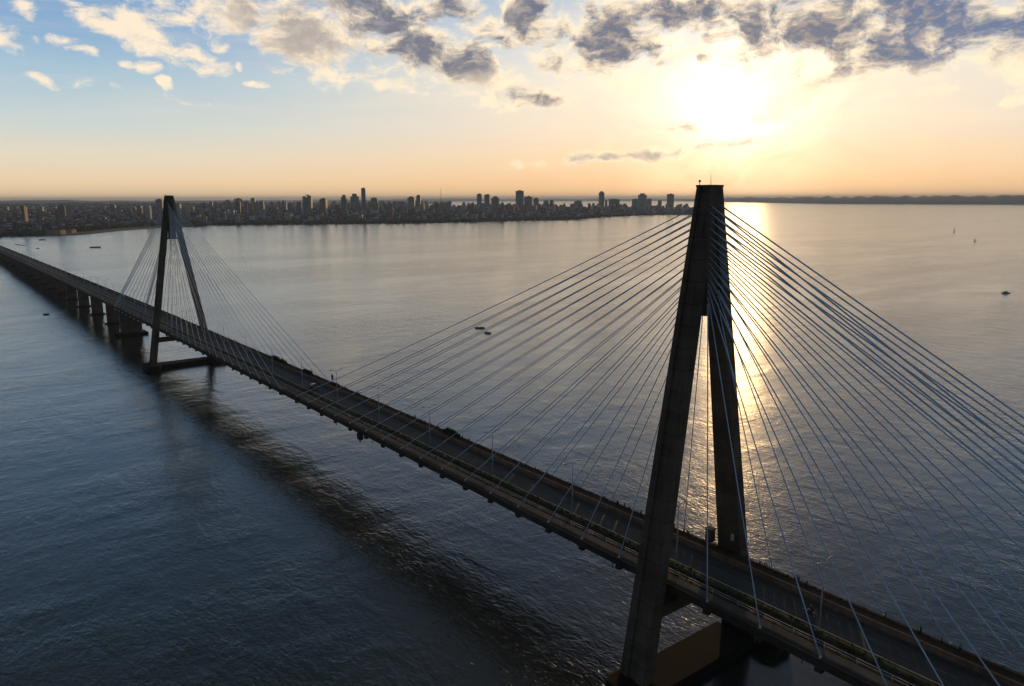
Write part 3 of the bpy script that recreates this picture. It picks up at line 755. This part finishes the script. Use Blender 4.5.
# ------------------------------------------------------------------ water
wm, t, b = new_mat('river_water')
g = t.add('ShaderNodeNewGeometry').outputs['Position']
big = t.noise(t.mapv(g, rot=(0,0,R(35)), sc=(.006,.0016,1)), 1., 4, .6)          # calm and ruffled lanes
patch = t.noise(t.mapv(g, rot=(0,0,R(10)), sc=(.03,.012,1)), 1., 4, .6)
amp = t.math('ADD', t.mr(big, .38, .62, .45, 1.2), t.mr(patch, .38, .62, -.22, .30))
def wave(sx, sy, rot, det, ro, dist=.6): return t.noise(t.mapv(g, rot=(0,0,R(rot)), sc=(sx,sy,1)), 1., det, ro, dist)
h1 = wave(.05,.13, 50, 3, .5); h2 = wave(.26,.52, 60, 3, .55, .9); h3 = wave(.75,1.4, 42, 2, .5)
hsum = t.math('ADD', t.math('ADD', t.math('MULTIPLY', h1, .26), t.math('MULTIPLY', h2, .11)), t.math('MULTIPLY', h3, .07))
hsum = t.math('MULTIPLY', hsum, amp)
bp = t.add('ShaderNodeBump'); bp.inputs['Strength'].default_value = 1.; bp.inputs['Distance'].default_value = 1.
t.l.new(hsum, bp.inputs['Height']); t.l.new(bp.outputs[0], b.inputs['Normal'])
b.inputs['Base Color'].default_value = (.026,.030,.024,1); b.inputs['Roughness'].default_value = .16; b.inputs['IOR'].default_value = 1.85
bm = NB()
rr = [0, 150, 400, 1000, 2500, 6000, 15000, 31000]; NS = 48; rows = []
c0 = bm.verts.new((CAM.x, CAM.y, 0))
for r in rr[1:]: rows.append([bm.verts.new((CAM.x+r*math.cos(2*math.pi*i/NS), CAM.y+r*math.sin(2*math.pi*i/NS), 0)) for i in range(NS)])
for i in range(NS):
    bm.faces.new((c0, rows[0][i], rows[0][(i+1)%NS]))
    for A, B in zip(rows, rows[1:]): bm.faces.new((A[i], B[i], B[(i+1)%NS], A[(i+1)%NS]))
tag(obj('river', bm, wm), kind='structure')

# ------------------------------------------------------------------ haze
bm = NB(); add_box(bm, -33000, 33000, -33000, 33000, -4, 150)
hz = bpy.data.materials.new('haze'); hz.use_nodes = True; ht_ = NT(hz.node_tree); ht_.n.clear()
ho = ht_.add('ShaderNodeOutputMaterial'); pv = ht_.add('ShaderNodeVolumePrincipled'); ht_.l.new(pv.outputs[0], ho.inputs['Volume'])
pv.inputs['Color'].default_value = (.55,.72,1.,1); pv.inputs['Density'].default_value = 5.5e-5; pv.inputs['Anisotropy'].default_value = .25
tag(obj('haze', bm, hz), kind='stuff')

# ------------------------------------------------------------------ sun and sky
SU, SV = 735, 122
sd = ray(750, 122); SUN_EL = math.asin(sd.z); SUN_AZ = math.atan2(sd.y, sd.x)
sl = bpy.data.lights.new('sun', 'SUN'); sl.energy = 1.35; sl.angle = R(.8); sl.color = (1., .62, .26)
so = bpy.data.objects.new('sun', sl); C.objects.link(so); so.rotation_euler = (-sd).to_track_quat('-Z', 'Y').to_euler(); so.location = (0,0,300)
wd = bpy.data.worlds.new('World'); S.world = wd; wd.use_nodes = True; t = NT(wd.node_tree); t.n.clear()
out = t.add('ShaderNodeOutputWorld'); bg = t.add('ShaderNodeBackground'); t.l.new(bg.outputs[0], out.inputs[0])
sky = t.add('ShaderNodeTexSky', sky_type='NISHITA'); sky.sun_disc = False; sky.sun_elevation = SUN_EL
sky.sun_rotation = math.pi/2-SUN_AZ; sky.air_density = 1.; sky.dust_density = 2.; sky.ozone_density = 1.; sky.altitude = 80
SKY_K = .10
D = t.add('ShaderNodeTexCoord').outputs['Generated']
D = (lambda n: (t.l.new(D, n.inputs[0]), n.outputs[0])[1])(t.add('ShaderNodeVectorMath', operation='NORMALIZE'))
x_ = t.add('ShaderNodeSeparateXYZ'); t.l.new(t.mapv(D, rot=(0,0,-YAW)), x_.inputs[0])
AZ = t.math('MULTIPLY', t.math('ARCTAN2', x_.outputs[1], x_.outputs[0]), -1.); EL = t.math('ARCSINE', x_.outputs[2])
def ae(u, v):
    d = ray(u, v); a = -(math.atan2(d.y, d.x)-YAW); return a, math.asin(d.z)
def sc_(v, k):
    n = t.add('ShaderNodeVectorMath', operation='SCALE'); t.l.new(v, n.inputs[0]); t.set(n.inputs['Scale'], k); return n.outputs[0]
def add_(a, b2):
    n = t.add('ShaderNodeVectorMath', operation='ADD'); t.l.new(a, n.inputs[0]); t.l.new(b2, n.inputs[1]); return n.outputs[0]

def ramp(fac, stops):
    n = t.add('ShaderNodeValToRGB'); cr = n.color_ramp
    while len(cr.elements) > 1: cr.elements.remove(cr.elements[0])
    for i, (e, c) in enumerate(stops):
        p = math.sqrt(e/90); el = cr.elements[0] if i == 0 else cr.elements.new(p); el.position = p; el.color = c4(c)
    t.l.new(fac, n.inputs[0]); return n.outputs[0]
def rgb(*c): return tuple((x/255/12.92 if x/255 <= .04045 else ((x/255+.055)/1.055)**2.4) for x in c)
ef = t.math('SQRT', t.math('MAXIMUM', t.math('DIVIDE', EL, math.pi/2), 0.))
cool = ramp(ef, [(0,rgb(222,190,148)),(1.2,rgb(230,202,164)),(3,rgb(216,206,184)),(5,rgb(190,200,198)),(8,rgb(158,184,200)),(11,rgb(122,158,194)),(15,rgb(108,146,184)),(22,rgb(74,106,140)),(32,rgb(30,56,70)),(50,rgb(16,35,45)),(90,rgb(18,36,46))])
warm = ramp(ef, [(0,rgb(234,184,130)),(1.2,rgb(240,194,144)),(3,rgb(236,204,166)),(5,rgb(232,212,188)),(8,rgb(232,220,200)),(11,rgb(205,208,208)),(15,rgb(160,178,196)),(22,rgb(78,110,146)),(32,rgb(36,66,92)),(50,rgb(20,42,56)),(90,rgb(18,36,46))])
back = ramp(ef, [(0,rgb(84,88,96)),(8,rgb(74,84,98)),(25,rgb(48,62,78)),(50,rgb(28,42,54)),(90,rgb(20,34,48))])
SA, SE_ = ae(SU, SV)
dz = t.math('ABSOLUTE', t.math('WRAP', t.math('SUBTRACT', AZ, SA), -math.pi, math.pi))
base = t.mix(t.mr(dz, R(4), R(46), 1, 0), cool, warm)
base = t.mix(t.mr(dz, R(55), R(125), 0, 1), base, back)
base = add_(base, sc_(sky.outputs[0], .0012))
# thin high haze streaks
cmb = t.add('ShaderNodeCombineXYZ'); t.l.new(AZ, cmb.inputs[0]); t.l.new(EL, cmb.inputs[1]); AE = cmb.outputs[0]
st = t.noise(t.mapv(AE, rot=(0,0,R(4)), sc=(3.5,34,1)), 1., 6, .6, .5)
stm = t.math('MULTIPLY', t.mr(st, .45, .75), t.mr(EL, R(1), R(5)))
base = t.mix(t.math('MULTIPLY', stm, .28), base, t.mix(t.mr(dz, R(5), R(45), 1, 0), c4(rgb(214,208,196)), c4(rgb(255,226,182))))
# glow of the veiled sun
sv = t.add('ShaderNodeVectorMath', operation='DOT_PRODUCT'); t.l.new(D, sv.inputs[0]); sv.inputs[1].default_value = ray(732, 108)
cg = t.math('MAXIMUM', sv.outputs['Value'], 0.)
def glow(p, k, col):
    v = t.add('ShaderNodeVectorMath', operation='SCALE'); v.inputs[0].default_value = col; t.set(v.inputs['Scale'], t.math('MULTIPLY', t.math('POWER', cg, p), k)); return v.outputs[0]
gn = t.noise(t.mapv(AE, rot=(0,0,R(-8)), sc=(9,16,1)), 1., 4, .6, .6)
gl = add_(add_(glow(1300, 1.0, (1,.86,.64)), glow(260, .40, (1,.82,.62))), add_(glow(75, .13, (1,.66,.36)), glow(24, .05, (1,.72,.45))))
gl = sc_(gl, t.mr(gn, .3, .7, .55, 1.35))
base = add_(base, gl)
PLAIN = base
# clouds: soft patches broken up by fractal noise
CL = [ # u, v, ru, rv, tilt, weight, darkness
 (108,28,46,11,22,1,.15),(152,34,14,6,10,.9,.2),(168,84,12,5,10,.8,.1),(60,40,12,5,0,.75,.1),(215,44,14,6,20,.9,.2),(255,86,12,4,0,.75,.1),(345,78,16,6,15,.85,.2),(112,92,12,4,0,.7,.1),(126,17,26,8,20,1,.2),(190,57,32,14,15,1,.25),(198,10,50,15,0,1,.45),(48,81,20,6,15,.9,.1),(82,85,17,6,15,.9,.1),(79,52,15,5,22,.85,.1),
 (126,66,10,4,0,.85,.1),(146,68,9,5,0,.85,.1),(238,62,7,6,0,.85,.1),(286,71,13,6,20,.8,.1),(320,66,18,7,35,.8,.15),(24,8,15,8,30,.9,.3),(190,99,24,4,10,.6,.1),
 (262,10,46,17,0,1,.6),(300,32,48,22,30,1.4,.6),(370,10,62,18,5,1.5,.95),(425,48,58,18,14,1.35,.9),(468,66,42,20,25,1.4,.6),(398,86,30,10,10,.9,.2),(452,12,42,14,0,1,.75),
 (524,15,24,18,45,1.5,.95),(532,98,28,8,3,1.2,.7),(602,36,56,24,8,1.35,1.),(645,60,18,9,10,1,.8),(690,12,54,22,0,1.3,1.),(628,16,36,16,0,1,.8),(560,62,34,16,10,.9,.3),(505,45,26,18,0,.8,.25),
 (785,30,52,24,5,1.3,1.),(756,8,40,14,0,1.1,.9),(905,20,74,34,0,1.5,1.1),(950,20,38,24,0,1.5,1.),(1012,34,34,24,0,1.4,.8),(850,6,60,14,0,1.1,.9),(1000,5,70,14,0,1,.6),(1080,30,60,30,0,1.1,.9),(-60,20,60,14,10,1,.3),(880,60,60,10,-6,1.0,.6),(720,36,40,8,0,1.0,.7),
 (812,86,64,9,-27,1.3,.6),(706,61,7,5,0,.9,.8),(682,130,26,7,-8,1.1,.4),(645,154,105,4,-4,1.2,.55),(1006,99,20,5,0,.9,.5)]
wn = t.add('ShaderNodeTexNoise'); wn.inputs['Scale'].default_value = 14; wn.inputs['Detail'].default_value = 4; t.l.new(AE, wn.inputs['Vector'])
wv = t.add('ShaderNodeVectorMath', operation='SUBTRACT'); t.l.new(wn.outputs['Color'], wv.inputs[0]); wv.inputs[1].default_value = (.5,.5,.5)
wm_ = t.add('ShaderNodeVectorMath', operation='MULTIPLY'); t.l.new(wv.outputs[0], wm_.inputs[0]); wm_.inputs[1].default_value = (.07,.035,0)
WA = add_(AE, wm_.outputs[0])
MS = None
def blob(u, v, ru, rv, tilt):
    a, e = ae(u, v); q = t.mapv(AE, loc=(a, e, 0), rot=(0,0,-R(tilt)), sc=(ru/F, rv/F, 1), typ='TEXTURE')
    ln = t.add('ShaderNodeVectorMath', operation='LENGTH'); t.l.new(q, ln.inputs[0]); return t.mr(ln.outputs['Value'], .3, 1, 1, 0)
DK = t.math('MULTIPLY', blob(430,25,150,75,8), .95)
for B_ in ((620,20,180,75,0),(880,15,260,75,0)): DK = t.math('MAXIMUM', DK, blob(*B_))
DK = t.math('MAXIMUM', DK, t.math('MULTIPLY', blob(290,20,110,60,15), .55))
DK = t.math('MAXIMUM', DK, t.math('MULTIPLY', blob(620,150,260,60,-4), .5))
DK = t.math('MAXIMUM', DK, t.math('MULTIPLY', blob(531,97,50,20,0), .8))
DK = t.math('MAXIMUM', DK, .12)
for (u, v, ru, rv, tilt, w, dk) in CL:
    a, e = ae(u, v)
    q = t.mapv(WA, loc=(a, e, 0), rot=(0,0,-R(tilt)), sc=(ru*(2.15 if dk > .5 else 1.5)/F, rv*(2.35 if dk > .5 else 1.7)/F, 1), typ='TEXTURE')
    ln = t.add('ShaderNodeVectorMath', operation='LENGTH'); t.l.new(q, ln.inputs[0])
    f = t.mr(ln.outputs['Value'], 0, 1, w, 0)
    MS = f if MS is None else t.math('MAXIMUM', MS, f)
fb = t.noise(t.mapv(WA, sc=(1,1.7,1)), 20., 8, .64, .1)
fb2 = t.noise(t.mapv(AE, loc=(3,1,0), sc=(1,1.4,1)), 70., 3, .6)
raw = t.math('ADD', MS, t.math('ADD', t.math('MULTIPLY', t.math('SUBTRACT', fb, .5), 4.2), t.math('MULTIPLY', t.math('SUBTRACT', fb2, .5), .45)))
raw = t.math('MULTIPLY', raw, t.mr(MS, .02, .25))
den = t.math('POWER', t.mr(raw, .22, 1.15), .85)
fb3 = t.noise(t.mapv(WA, loc=(0,.014,0), sc=(1,1.7,1)), 20., 5, .64, .1)
core = t.math('MULTIPLY', t.mr(t.math('ADD', raw, t.math('MULTIPLY', t.math('SUBTRACT', fb3, fb), 4.)), .42, 1.45), t.mr(DK, .05, .85))
brt = t.mix(t.mr(dz, R(8), R(50), 1, 0), c4(rgb(246,226,198)), c4(rgb(255,232,196)))
drk = t.mix(t.mr(dz, R(10), R(40), 1, 0), c4(rgb(120,116,122)), c4(rgb(98,102,120)))
drk = t.mix(t.mr(t.math('SUBTRACT', AZ, SA), R(4), R(14), 0, 1), drk, c4(rgb(92,108,140)))
rl = t.noise(t.mapv(WA, loc=(1.7,.3,0), sc=(1,2.1,1)), 46., 6, .68)
drk = t.mix(t.math('MULTIPLY', t.mr(rl, .44, .68), .5), drk, t.mix(t.mr(dz, R(6), R(30), 1, 0), c4(rgb(176,170,168)), c4(rgb(206,180,150))))
ccol = t.mix(core, brt, drk)
ccol = add_(ccol, sc_(gl, t.math('MULTIPLY', t.math('SUBTRACT', 1., core), .5)))
base = t.mix(t.math('MULTIPLY', t.math('MULTIPLY', den, .92), t.mr(EL, R(24), R(17))), base, ccol)
t.l.new(base, bg.inputs[0]); bg.inputs[1].default_value = 1.
bg2 = t.add('ShaderNodeBackground'); t.l.new(PLAIN, bg2.inputs[0])
win = t.math('MULTIPLY', t.math('LESS_THAN', EL, R(24)), t.math('LESS_THAN', t.math('ABSOLUTE', AZ), R(62)))
win = t.math('MULTIPLY', win, t.math('GREATER_THAN', EL, R(0)))
ms_ = t.add('ShaderNodeMixShader'); t.l.new(win, ms_.inputs[0]); t.l.new(bg2.outputs[0], ms_.inputs[1]); t.l.new(bg.outputs[0], ms_.inputs[2]); t.l.new(ms_.outputs[0], out.inputs[0])
S.cycles.use_adaptive_sampling = True; S.cycles.adaptive_threshold = .02

S.view_settings.view_transform = 'Standard'; S.view_settings.look = 'None'; S.view_settings.gamma = 1; S.view_settings.exposure = .24
S.cycles.use_denoising = True; S.cycles.max_bounces = 6; S.cycles.glossy_bounces = 4; S.cycles.diffuse_bounces = 3
S.cycles.sample_clamp_indirect = 4; S.cycles.sample_clamp_direct = 3
